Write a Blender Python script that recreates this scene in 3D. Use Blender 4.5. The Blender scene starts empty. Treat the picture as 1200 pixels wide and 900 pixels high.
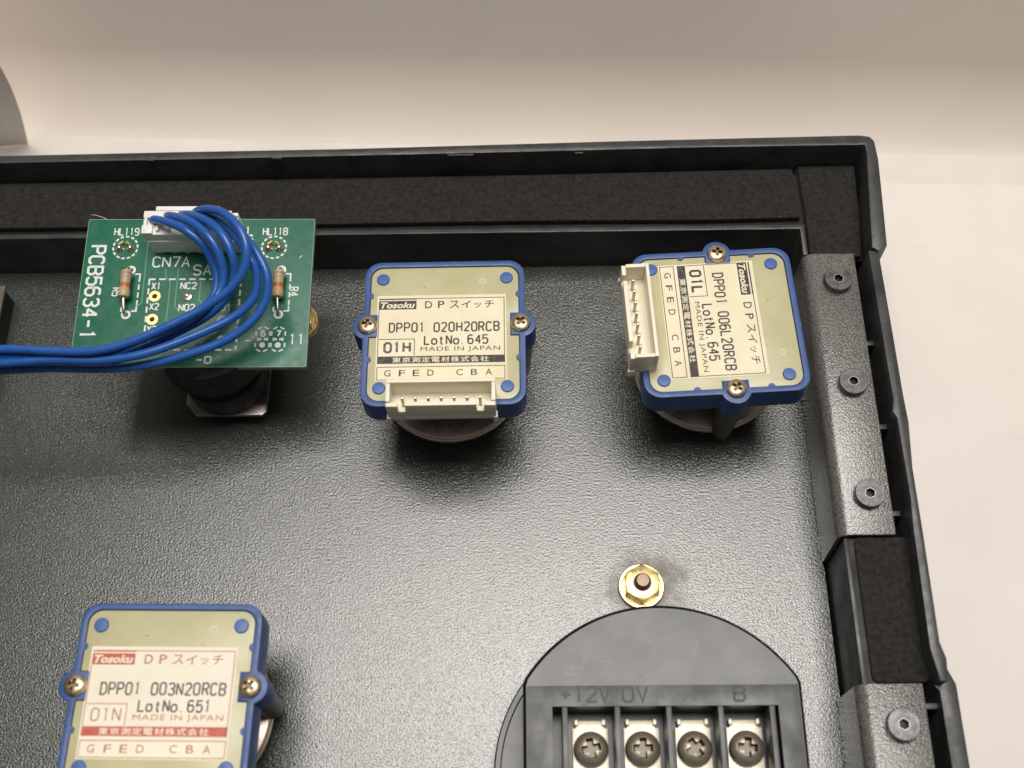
import bpy, bmesh, math, random
from mathutils import Vector, Matrix
random.seed(7)
R = math.radians
S = bpy.context.scene
COL = S.collection
MM = 0.001

# ------------------------------------------------------------------ camera
cam_d = bpy.data.cameras.new('camera')
cam = bpy.data.objects.new('camera', cam_d); COL.objects.link(cam)
cam_d.sensor_width = 36.0
cam_d.lens = 1381.13 / 1200 * 36.0
cam_d.clip_start = 0.005; cam_d.clip_end = 20
_r = Vector((0.99983428, -0.00392747, -0.0177758))
_f = Vector((-0.01433403, 0.43209401, -0.90171465))
_u = _r.cross(_f).normalized(); _r = _f.cross(_u).normalized()
cam.matrix_world = Matrix(((_r.x, _u.x, -_f.x, 0), (_r.y, _u.y, -_f.y, 0), (_r.z, _u.z, -_f.z, 0.240555), (0, 0, 0, 1)))
cam_d.dof.use_dof = True; cam_d.dof.focus_distance = 0.252; cam_d.dof.aperture_fstop = 16.0
S.camera = cam

# ------------------------------------------------------------------ light
W = bpy.data.worlds.new('World'); S.world = W; W.use_nodes = True
_nt = W.node_tree; _bg = _nt.nodes['Background']     # the dim room around: lighter overhead, darker low down and behind the viewer
_tc = _nt.nodes.new('ShaderNodeTexCoord'); _dp = _nt.nodes.new('ShaderNodeVectorMath'); _dp.operation = 'DOT_PRODUCT'; _dp.inputs[1].default_value = (0.0, 0.6, 0.8)
_cr = _nt.nodes.new('ShaderNodeValToRGB'); _cr.color_ramp.elements[0].position = 0.0; _cr.color_ramp.elements[0].color = (0.07, 0.067, 0.063, 1)
_cr.color_ramp.elements[1].position = 1.0; _cr.color_ramp.elements[1].color = (0.24, 0.23, 0.215, 1)
_nt.links.new(_tc.outputs['Generated'], _dp.inputs[0]); _nt.links.new(_dp.outputs['Value'], _cr.inputs[0]); _nt.links.new(_cr.outputs[0], _bg.inputs[0])
_bg.inputs[1].default_value = 1.0
ld = bpy.data.lights.new('ceiling_lamp', 'AREA'); ld.shape = 'RECTANGLE'
ld.size = 0.84; ld.size_y = 0.50; ld.energy = 15.0; ld.color = (1.0, 0.955, 0.90)
lamp = bpy.data.objects.new('ceiling_lamp', ld); COL.objects.link(lamp)
lamp.location = (0.07, 0.27, 1.2)
S.view_settings.view_transform = 'Standard'; S.view_settings.look = 'None'
S.view_settings.exposure = 0.0; S.view_settings.gamma = 1.0
S.cycles.max_bounces = 8

# ------------------------------------------------------------------ materials
def new_mat(name):
    m = bpy.data.materials.new(name); m.use_nodes = True
    nt = m.node_tree; b = nt.nodes['Principled BSDF']
    return m, nt, b
def noise(nt, scale, detail=3, rough=0.55, stretch=None):
    tc = nt.nodes.new('ShaderNodeTexCoord'); n = nt.nodes.new('ShaderNodeTexNoise')
    n.inputs['Scale'].default_value = scale; n.inputs['Detail'].default_value = detail; n.inputs['Roughness'].default_value = rough
    if stretch:
        mp = nt.nodes.new('ShaderNodeMapping'); mp.inputs['Scale'].default_value = stretch
        nt.links.new(tc.outputs['Object'], mp.inputs['Vector']); nt.links.new(mp.outputs['Vector'], n.inputs['Vector'])
    else:
        nt.links.new(tc.outputs['Object'], n.inputs['Vector'])
    return n
def ramp(nt, src, stops):
    r = nt.nodes.new('ShaderNodeValToRGB'); e = r.color_ramp.elements
    while len(e) < len(stops): e.new(0.5)
    for k, (p, c) in enumerate(stops):
        e[k].position = p; e[k].color = (c[0], c[1], c[2], 1) if len(c) == 3 else c
    nt.links.new(src, r.inputs[0]); return r
def mat(name, col, rough=0.45, metal=0.0, col2=None, cscale=600, cstretch=None, lo=0.35, hi=0.65, bump=0.0, bscale=2000, bdetail=3,
        bdist=0.0001, bstretch=None, rvar=0.0, rscale=500, spec=0.5, sheen=0.0, coat=0.0, sss=0.0):
    m, nt, b = new_mat(name)
    b.inputs['Roughness'].default_value = rough; b.inputs['Metallic'].default_value = metal
    b.inputs['Specular IOR Level'].default_value = spec
    b.inputs['Base Color'].default_value = (*col, 1)
    if col2:
        n = noise(nt, cscale, 4, 0.6, cstretch); r = ramp(nt, n.outputs['Fac'], [(lo, col), (hi, col2)])
        nt.links.new(r.outputs['Color'], b.inputs['Base Color'])
    if bump:
        n = noise(nt, bscale, bdetail, 0.5, bstretch); bp = nt.nodes.new('ShaderNodeBump')
        bp.inputs['Strength'].default_value = bump; bp.inputs['Distance'].default_value = bdist
        nt.links.new(n.outputs['Fac'], bp.inputs['Height']); nt.links.new(bp.outputs['Normal'], b.inputs['Normal'])
    if rvar:
        n = noise(nt, rscale, 3); r = nt.nodes.new('ShaderNodeMapRange')
        r.inputs['From Min'].default_value = 0.3; r.inputs['From Max'].default_value = 0.7
        r.inputs['To Min'].default_value = max(0.02, rough - rvar); r.inputs['To Max'].default_value = min(1, rough + rvar)
        nt.links.new(n.outputs['Fac'], r.inputs['Value']); nt.links.new(r.outputs['Result'], b.inputs['Roughness'])
    if sheen: b.inputs['Sheen Weight'].default_value = sheen
    if coat: b.inputs['Coat Weight'].default_value = coat
    if sss:
        b.inputs['Subsurface Weight'].default_value = sss; b.inputs['Subsurface Radius'].default_value = (0.002, 0.0015, 0.001); b.inputs['Subsurface Scale'].default_value = 0.5
    return m

M = {}
M['table'] = mat('table_paper', (0.66, 0.62, 0.57), 0.7, col2=(0.72, 0.68, 0.63), cscale=40, bump=0.3, bscale=1500, bdist=0.00005)
M['paper'] = mat('white_paper', (0.745, 0.695, 0.645), 0.6, col2=(0.785, 0.735, 0.685), cscale=30, bump=0.3, bscale=900, bdist=0.00006)
def smudge(m, amount):
    nt = m.node_tree; b = nt.nodes['Principled BSDF']; old = b.inputs['Base Color'].links[0].from_socket
    n = noise(nt, 75, 4, 0.6, (0.6, 1.6, 1)); r = ramp(nt, n.outputs['Fac'], [(0.68, (1, 1, 1)), (0.76, (1 - amount, 1 - amount, 1 - amount * 0.95))])
    mx = nt.nodes.new('ShaderNodeMix'); mx.data_type = 'RGBA'; mx.blend_type = 'MULTIPLY'; mx.inputs[0].default_value = 1
    nt.links.new(old, mx.inputs[6]); nt.links.new(r.outputs['Color'], mx.inputs[7]); nt.links.new(mx.outputs[2], b.inputs['Base Color'])
smudge(M['paper'], 0.10); smudge(M['table'], 0.07)
M['backdrop'] = mat('backdrop_paper', (0.72, 0.645, 0.58), 0.7, col2=(0.75, 0.675, 0.61), cscale=18, bump=0.25, bscale=700, bdist=0.00006)
M['black'] = mat('black_plastic', (0.008, 0.008, 0.0085), 0.42, col2=(0.015, 0.015, 0.015), spec=0.22, cscale=120, bump=0.35, bscale=900, bdist=0.00006, rvar=0.12, rscale=200)
M['rimblack'] = mat('worn_black_plastic', (0.026, 0.026, 0.027), 0.40, col2=(0.050, 0.050, 0.049), cscale=160, bump=0.5, bscale=700, bdist=0.00008, rvar=0.12, rscale=220)
M['foam'] = mat('black_foam', (0.018, 0.0168, 0.016), 0.95, col2=(0.034, 0.032, 0.030), cscale=1100, bump=0.8, bscale=2200, bdist=0.00016, spec=0.15, sheen=0.04)
M['boxtop'] = mat('olive_paint', (0.10, 0.09, 0.065), 0.5, col2=(0.14, 0.125, 0.09), cscale=200, bump=0.3, bscale=1500, bdist=0.00005)
M['blue'] = mat('blue_plastic', (0.026, 0.072, 0.235), 0.42, col2=(0.035, 0.090, 0.28), cscale=200, bump=0.15, bscale=1500, bdist=0.00003, rvar=0.08)
M['bluepin'] = mat('blue_pin_plastic', (0.042, 0.115, 0.35), 0.38, bump=0.3, bscale=900, bdist=0.00006)
M['fr4'] = mat('cream_laminate', (0.47, 0.44, 0.245), 0.36, col2=(0.55, 0.515, 0.315), cscale=90, rvar=0.08, rscale=120)
M['fr4spot'] = mat('laminate_spot', (0.60, 0.565, 0.38), 0.4)
M['label'] = mat('label_paper', (0.76, 0.67, 0.44), 0.5, col2=(0.83, 0.76, 0.56), cscale=110, lo=0.3, hi=0.6, bump=0.15, bscale=600, bdist=0.00005)
M['labelnew'] = mat('white_label_paper', (0.82, 0.745, 0.585), 0.5, col2=(0.86, 0.80, 0.66), cscale=110, lo=0.3, hi=0.6, bump=0.15, bscale=600, bdist=0.00005)
M['ink'] = mat('black_ink', (0.018, 0.016, 0.015), 0.5, col2=(0.10, 0.088, 0.065), cscale=700, lo=0.45, hi=0.75)
M['grey_ink'] = mat('grey_stamp_ink', (0.04, 0.036, 0.033), 0.6, col2=(0.20, 0.18, 0.15), cscale=1500)
M['red'] = mat('red_ink', (0.50, 0.085, 0.05), 0.5, col2=(0.58, 0.13, 0.08), cscale=900)
M['thinred'] = mat('thin_red_ink', (0.40, 0.13, 0.085), 0.5, col2=(0.50, 0.20, 0.13), cscale=900)
M['nylon'] = mat('cream_nylon', (0.83, 0.78, 0.61), 0.42, col2=(0.86, 0.81, 0.66), cscale=150, bump=0.15, bscale=1200, bdist=0.00004, sss=0.12)
M['nylonw'] = mat('white_nylon', (0.84, 0.81, 0.74), 0.42, col2=(0.86, 0.83, 0.77), cscale=150, bump=0.15, bscale=1200, bdist=0.00004, sss=0.12)
M['brass'] = mat('yellow_zinc', (0.62, 0.47, 0.20), 0.34, 1.0, col2=(0.72, 0.58, 0.30), cscale=700, rvar=0.1, rscale=900)
M['paleb'] = mat('pale_zinc', (0.60, 0.46, 0.29), 0.34, 1.0, col2=(0.70, 0.56, 0.37), cscale=700, rvar=0.1, rscale=900)
M['stud'] = mat('brown_steel', (0.24, 0.17, 0.125), 0.5, 0.8, col2=(0.33, 0.25, 0.19), cscale=1500)
M['bronze'] = mat('bronze_steel', (0.50, 0.40, 0.34), 0.30, 0.85, col2=(0.60, 0.49, 0.42), cscale=160, rvar=0.08, rscale=300)
M['darkcast'] = mat('dark_casting', (0.055, 0.045, 0.040), 0.45, 0.6, col2=(0.085, 0.070, 0.060), cscale=400, bump=0.2, bscale=1500)
M['scr'] = mat('black_oxide_steel', (0.075, 0.075, 0.075), 0.38, 0.75, col2=(0.13, 0.13, 0.13), cscale=700, bump=0.3, bscale=1800, bdist=0.00004, rvar=0.1)
M['recess'] = mat('recess_shade', (0.20, 0.155, 0.09), 0.5, 0.7)  # darker screw metal: shade inside the cross slots painted in
M['trecess'] = mat('terminal_recess_shade', (0.13, 0.11, 0.085), 0.42, 0.5)  # terminal screw steel darkened, slot shade put into its colour
M['scratch'] = mat('pale_scratch', (0.16, 0.16, 0.155), 0.3)
M['edge'] = mat('bare_steel_edge', (0.32, 0.32, 0.31), 0.4, 0.8)
M['nickel'] = mat('tarnished_nickel', (0.74, 0.69, 0.57), 0.45, 0.5, col2=(0.60, 0.54, 0.42), cscale=500, bump=0.25, bscale=1200, bdist=0.00005)
M['tscrew'] = mat('terminal_screw_steel', (0.24, 0.205, 0.16), 0.36, 0.6, col2=(0.32, 0.28, 0.225), cscale=500, bump=0.2, bscale=2500, bdist=0.00004)
M['pin'] = mat('tinned_pin', (0.40, 0.36, 0.28), 0.35, 1.0)
M['grey'] = mat('dark_grey_plastic', (0.009, 0.011, 0.014), 0.30, col2=(0.018, 0.021, 0.026), cscale=160, cstretch=(0.3, 5, 1), bump=0.18, bscale=900, bdist=0.00005, rvar=0.025, rscale=150)
M['greyb'] = mat('worn_grey_plastic', (0.045, 0.047, 0.048), 0.40, col2=(0.12, 0.122, 0.118), cscale=150, cstretch=(1, 0.35, 1), lo=0.42, hi=0.75, bump=0.18, bscale=900, bdist=0.00005, rvar=0.10, rscale=150)
M['pcb'] = mat('green_solder_mask', (0.008, 0.115, 0.066), 0.26, col2=(0.013, 0.140, 0.082), spec=0.35, cscale=70, bump=0.1, bscale=800, bdist=0.00003, rvar=0.08)
M['pcbedge'] = mat('laminate_edge', (0.22, 0.33, 0.20), 0.55, col2=(0.30, 0.40, 0.26), cscale=800)
M['trace'] = mat('masked_trace', (0.09, 0.25, 0.16), 0.30)
M['silk'] = mat('white_silkscreen', (0.72, 0.74, 0.70), 0.5)
M['gold'] = mat('gold_pad', (0.80, 0.58, 0.25), 0.32, 0.8)
M['hole'] = mat('dark_hole', (0.05, 0.008, 0.006), 0.7)
M['solder'] = mat('solder', (0.55, 0.50, 0.40), 0.28, 0.9, bump=0.3, bscale=1500, bdist=0.0001)
M['wire'] = mat('blue_wire_jacket', (0.015, 0.092, 0.36), 0.27, col2=(0.022, 0.112, 0.42), cscale=120, rvar=0.06, bump=0.1, bscale=500, bdist=0.00004)
M['res'] = mat('resistor_body', (0.50, 0.36, 0.20), 0.4)
M['resp'] = mat('resistor_mauve', (0.36, 0.21, 0.17), 0.4)
M['reso'] = mat('resistor_orange', (0.52, 0.12, 0.035), 0.4)
M['resg'] = mat('resistor_olive', (0.42, 0.36, 0.22), 0.4)
M['lead'] = mat('component_lead', (0.70, 0.62, 0.50), 0.3, 1.0)
M['plate'] = mat('square_steel_plate', (0.42, 0.38, 0.36), 0.30, 1.0, col2=(0.50, 0.45, 0.43), cscale=300)
M['lint'] = mat('grey_fibre', (0.6, 0.58, 0.54), 0.7)
M['speck'] = mat('dark_speck', (0.10, 0.08, 0.06), 0.9)

def hammered(name, c1, c2, scale, dist, rough, wear=None, strength=1.0):
    """textured stove paint: wrinkled bump, grain sparkle painted as colour mottling, optional ring of wear"""
    m, nt, b = new_mat(name); L = nt.links.new
    tc = nt.nodes.new('ShaderNodeTexCoord')
    n1 = noise(nt, scale, 2, 0.5); n2 = noise(nt, scale * 2.6, 2, 0.5)
    ad = nt.nodes.new('ShaderNodeMath'); ad.operation = 'MULTIPLY_ADD'; ad.inputs[1].default_value = 0.45
    L(n2.outputs['Fac'], ad.inputs[0]); L(n1.outputs['Fac'], ad.inputs[2])
    bp = nt.nodes.new('ShaderNodeBump'); bp.inputs['Strength'].default_value = strength; bp.inputs['Distance'].default_value = dist
    L(ad.outputs[0], bp.inputs['Height']); L(bp.outputs['Normal'], b.inputs['Normal'])
    n3 = noise(nt, scale * 1.7, 3, 0.6)
    r = ramp(nt, n3.outputs['Fac'], [(0.36, c1), (0.66, c2)])  # pale flecks put the glints of the grain into the colour
    n4 = noise(nt, 45, 4, 0.6)
    rr = nt.nodes.new('ShaderNodeMapRange'); rr.inputs['From Min'].default_value = 0.3; rr.inputs['From Max'].default_value = 0.7
    rr.inputs['To Min'].default_value = rough - 0.05; rr.inputs['To Max'].default_value = rough + 0.06
    L(n4.outputs['Fac'], rr.inputs['Value'])
    b.inputs['Specular IOR Level'].default_value = 0.95
    if wear:
        cx, cy, rad = wear
        d = nt.nodes.new('ShaderNodeVectorMath'); d.operation = 'DISTANCE'; d.inputs[1].default_value = (cx * MM, cy * MM, 0)
        L(tc.outputs['Object'], d.inputs[0])
        wn = noise(nt, 160, 3, 0.6)
        a2 = nt.nodes.new('ShaderNodeMath'); a2.operation = 'MULTIPLY_ADD'; a2.inputs[1].default_value = 0.022; L(wn.outputs['Fac'], a2.inputs[0]); L(d.outputs['Value'], a2.inputs[2])
        mr = nt.nodes.new('ShaderNodeMapRange'); mr.inputs['From Min'].default_value = (rad + 5) * MM; mr.inputs['From Max'].default_value = (rad + 12) * MM
        mr.inputs['To Min'].default_value = 1; mr.inputs['To Max'].default_value = 0
        L(a2.outputs[0], mr.inputs['Value'])
        mx = nt.nodes.new('ShaderNodeMix'); mx.data_type = 'RGBA'; L(mr.outputs['Result'], mx.inputs[0]); L(r.outputs['Color'], mx.inputs[6])
        mx.inputs[7].default_value = (0.085, 0.068, 0.040, 1)
        L(mx.outputs[2], b.inputs['Base Color'])
        m3 = nt.nodes.new('ShaderNodeMath'); m3.operation = 'MULTIPLY_ADD'; m3.inputs[1].default_value = 0.34
        L(mr.outputs['Result'], m3.inputs[0]); L(rr.outputs['Result'], m3.inputs[2]); L(m3.outputs[0], b.inputs['Roughness'])
    else:
        L(r.outputs['Color'], b.inputs['Base Color']); L(rr.outputs['Result'], b.inputs['Roughness'])
    return m
def dust(m, scale, th, col):
    nt = m.node_tree; b = nt.nodes['Principled BSDF']; old = b.inputs['Base Color'].links[0].from_socket
    n = noise(nt, scale, 2, 0.5); n2 = noise(nt, scale * 0.11, 3, 0.6)
    ad = nt.nodes.new('ShaderNodeMath'); ad.operation = 'MULTIPLY_ADD'; ad.inputs[1].default_value = 0.35; nt.links.new(n2.outputs['Fac'], ad.inputs[0]); nt.links.new(n.outputs['Fac'], ad.inputs[2])
    r = ramp(nt, ad.outputs[0], [(th, (0, 0, 0)), (th + 0.03, (1, 1, 1))])
    mx = nt.nodes.new('ShaderNodeMix'); mx.data_type = 'RGBA'; nt.links.new(r.outputs['Color'], mx.inputs[0])
    nt.links.new(old, mx.inputs[6]); mx.inputs[7].default_value = (*col, 1); nt.links.new(mx.outputs[2], b.inputs['Base Color'])
for k_, t_ in (('foam', 0.955), ('black', 0.93), ('rimblack', 0.925)): dust(M[k_], 950, t_, (0.11, 0.10, 0.09))
dust(M['grey'], 900, 0.91, (0.12, 0.12, 0.11)); dust(M['wire'], 700, 0.93, (0.10, 0.13, 0.24)); dust(M['blue'], 800, 0.92, (0.16, 0.20, 0.34)); dust(M['fr4'], 700, 0.93, (0.16, 0.14, 0.08))
M['panel'] = hammered('textured_panel_paint', (0.012, 0.0128, 0.0115), (0.100, 0.108, 0.094), 2150, 0.000075, 0.08, wear=(23.5, 66.5, 10))
M['bracket'] = hammered('textured_bracket_paint', (0.045, 0.043, 0.038), (0.23, 0.222, 0.205), 2300, 0.00008, 0.14)

# ------------------------------------------------------------------ mesh helpers (all in millimetres)
def round_rect(x0, y0, x1, y1, r, n=6):
    P = []
    for cx, cy, a in ((x1 - r, y1 - r, 0), (x0 + r, y1 - r, 90), (x0 + r, y0 + r, 180), (x1 - r, y0 + r, 270)):
        for k in range(n + 1):
            t = R(a + 90 * k / n); P.append((cx + r * math.cos(t), cy + r * math.sin(t)))
    return P
def circle(cx, cy, r, n=32, a0=0):
    return [(cx + r * math.cos(a0 + 2 * math.pi * k / n), cy + r * math.sin(a0 + 2 * math.pi * k / n)) for k in range(n)]
def spline(pts, n=8):
    P = [Vector(p) for p in pts]; out = []
    for i in range(len(P) - 1):
        a = P[max(i - 1, 0)]; b = P[i]; c = P[i + 1]; d = P[min(i + 2, len(P) - 1)]
        for k in range(n):
            t = k / n
            out.append(0.5 * ((2 * b) + (c - a) * t + (2 * a - 5 * b + 4 * c - d) * t * t + (3 * b - a - 3 * c + d) * t ** 3))
    out.append(P[-1]); return out

class MB:
    """collects shapes into one mesh"""
    def __init__(s): s.v = []; s.f = []; s.mi = []; s.mats = []
    def idx(s, m):
        if m not in s.mats: s.mats.append(m)
        return s.mats.index(m)
    def add_bm(s, bm, m, X=None):
        o = len(s.v); i = s.idx(m); bm.verts.ensure_lookup_table(); bm.verts.index_update()
        for v in bm.verts: s.v.append((X @ v.co) if X else v.co.copy())
        for f in bm.faces: s.f.append([o + v.index for v in f.verts]); s.mi.append(i)
        bm.free(); return s
    def prism(s, poly, z0, z1, m, bevel=0, seg=2, holes=(), X=None):
        bm = bmesh.new()
        if holes:
            E = []
            for loop in [poly] + list(holes):
                V = [bm.verts.new((x, y, z0)) for x, y in loop]
                E += [bm.edges.new((V[k], V[(k + 1) % len(V)])) for k in range(len(V))]
            bmesh.ops.triangle_fill(bm, use_beauty=True, use_dissolve=False, edges=E)
            fs = list(bm.faces)
        else:
            fs = [bm.faces.new([bm.verts.new((x, y, z0)) for x, y in poly])]
        g = bmesh.ops.extrude_face_region(bm, geom=fs)
        bmesh.ops.translate(bm, verts=[v for v in g['geom'] if isinstance(v, bmesh.types.BMVert)], vec=(0, 0, z1 - z0))
        bmesh.ops.recalc_face_normals(bm, faces=bm.faces)
        if bevel:
            es = [e for e in bm.edges if len(e.link_faces) == 2 and e.calc_face_angle(0) > R(35) and (z1 - z0 > 0) and not (abs(e.verts[0].co.z - z0) < 1e-6 and abs(e.verts[1].co.z - z0) < 1e-6)]
            bmesh.ops.bevel(bm, geom=es, offset=bevel, segments=seg, profile=0.6, affect='EDGES', clamp_overlap=True)
        return s.add_bm(bm, m, X)
    def box(s, x0, x1, y0, y1, z0, z1, m, bevel=0, X=None):
        return s.prism([(x0, y0), (x1, y0), (x1, y1), (x0, y1)], z0, z1, m, bevel, X=X)
    def lathe(s, prof, m, c=(0, 0, 0), n=40, X=None, cap=True):
        bm = bmesh.new(); rings = []
        for r, z in prof:
            if r < 1e-6: rings.append([bm.verts.new((0, 0, z))])
            else: rings.append([bm.verts.new((r * math.cos(2 * math.pi * k / n), r * math.sin(2 * math.pi * k / n), z)) for k in range(n)])
        for a, b in zip(rings, rings[1:]):
            for k in range(n):
                q = (k + 1) % n
                if len(a) == 1: bm.faces.new((a[0], b[k], b[q]))
                elif len(b) == 1: bm.faces.new((a[k], a[q], b[0]))
                else: bm.faces.new((a[k], a[q], b[q], b[k]))
        if cap:
            for rg in (rings[0], rings[-1]):
                if len(rg) > 1: bm.faces.new(rg)
        bmesh.ops.recalc_face_normals(bm, faces=bm.faces)
        T = Matrix.Translation(c)
        return s.add_bm(bm, m, (X @ T) if X else T)
    def tube(s, pts, r, m, n=12, X=None):
        P = [Vector(p) for p in pts]; bm = bmesh.new(); rings = []
        t0 = (P[1] - P[0]).normalized(); up = Vector((0, 0, 1)) if abs(t0.z) < 0.9 else Vector((1, 0, 0))
        nrm = (up - t0 * up.dot(t0)).normalized()
        for i, p in enumerate(P):
            t = (P[min(i + 1, len(P) - 1)] - P[max(i - 1, 0)]).normalized()
            nrm = (nrm - t * nrm.dot(t)).normalized(); bi = t.cross(nrm)
            rr = r[i] if isinstance(r, (list, tuple)) else r
            rings.append([bm.verts.new(p + (nrm * math.cos(2 * math.pi * k / n) + bi * math.sin(2 * math.pi * k / n)) * rr) for k in range(n)])
        for a, b in zip(rings, rings[1:]):
            for k in range(n): bm.faces.new((a[k], a[(k + 1) % n], b[(k + 1) % n], b[k]))
        bm.faces.new(rings[0]); bm.faces.new(rings[-1])
        bmesh.ops.recalc_face_normals(bm, faces=bm.faces)
        return s.add_bm(bm, m, X)
    def flat(s, poly, z, m, X=None):
        bm = bmesh.new(); f = bm.faces.new([bm.verts.new((x, y, z)) for x, y in poly])
        bm.normal_update()
        if f.normal.z < 0: f.normal_flip()
        return s.add_bm(bm, m, X)
    def ring(s, cx, cy, r0, r1, z, m, n=28, a0=0, a1=360):
        bm = bmesh.new(); full = abs(a1 - a0) >= 360
        A = [R(a0 + (a1 - a0) * k / n) for k in range(n + (0 if full else 1))]
        I = [bm.verts.new((cx + r0 * math.cos(a), cy + r0 * math.sin(a), z)) for a in A]
        O = [bm.verts.new((cx + r1 * math.cos(a), cy + r1 * math.sin(a), z)) for a in A]
        for k in range(n):
            q = (k + 1) % len(A); bm.faces.new((I[k], O[k], O[q], I[q]))
        return s.add_bm(bm, m)
    def line(s, pts, w, z, m, closed=False):
        """flat mitred strip"""
        P = [Vector((p[0], p[1])) for p in pts]; n = len(P); L_, R_ = [], []
        for i in range(n):
            a = P[i - 1] if (i > 0 or closed) else None; c = P[(i + 1) % n] if (i < n - 1 or closed) else None
            d1 = (P[i] - a).normalized() if a is not None else None; d2 = (c - P[i]).normalized() if c is not None else None
            if d1 is None: d1 = d2
            if d2 is None: d2 = d1
            t = (d1 + d2); t = t.normalized() if t.length > 1e-6 else d1
            nn = Vector((-t.y, t.x)); k = 1 / max(0.55, nn.dot(Vector((-d1.y, d1.x))))
            L_.append(P[i] + nn * w / 2 * k); R_.append(P[i] - nn * w / 2 * k)
        bm = bmesh.new(); A = [bm.verts.new((p.x, p.y, z)) for p in L_]; B = [bm.verts.new((p.x, p.y, z)) for p in R_]
        for i in range(n if closed else n - 1):
            j = (i + 1) % n; bm.faces.new((A[i], B[i], B[j], A[j]))
        bm.normal_update()
        for f in bm.faces:
            if f.normal.z < 0: f.normal_flip()
        return s.add_bm(bm, m)
    def dashed(s, p, q, w, z, m, dash=1.0, gap=0.6):
        a, b = Vector(p), Vector(q); L = (b - a).length; d = (b - a) / L; t = 0
        while t < L - 0.1:
            e = min(t + dash, L); s.line([a + d * t, a + d * e], w, z, m); t = e + gap
        return s
    def text(s, body, x0, x1, y0, y1, z, m, bold=0.0, shear=0.0, space=1.0, X=None, keep=False):
        """built-in font, fitted to a box"""
        c = bpy.data.curves.new('lettering', 'FONT'); c.body = body; c.size = 1; c.offset = bold; c.shear = shear; c.space_character = space
        c.resolution_u = 3
        o = bpy.data.objects.new('lettering', c); COL.objects.link(o)
        dg = bpy.context.evaluated_depsgraph_get()
        me = bpy.data.meshes.new_from_object(o.evaluated_get(dg))
        xs = [v.co.x for v in me.vertices]; ys = [v.co.y for v in me.vertices]
        bm = bmesh.new(); bm.from_mesh(me)
        kx = (x1 - x0) / (max(xs) - min(xs)); ky = (y1 - y0) / (max(ys) - min(ys))
        mx, my = min(xs), min(ys)
        for v in bm.verts: v.co = Vector((x0 + (v.co.x - mx) * kx, y0 + (v.co.y - my) * ky, z))
        bpy.data.objects.remove(o); bpy.data.curves.remove(c); bpy.data.meshes.remove(me)
        return s.add_bm(bm, m, X)
    def build(s, name, parent=None, loc=(0, 0, 0), smooth=35):
        me = bpy.data.meshes.new(name)
        me.from_pydata([(v[0] * MM, v[1] * MM, v[2] * MM) for v in s.v], [], s.f)
        for m in s.mats: me.materials.append(m)
        me.polygons.foreach_set('material_index', s.mi)
        me.shade_smooth(); me.set_sharp_from_angle(angle=R(smooth)); me.update()
        o = bpy.data.objects.new(name, me); COL.objects.link(o)
        o.location = [c * MM for c in loc]
        if parent: o.parent = parent
        return o

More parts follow.
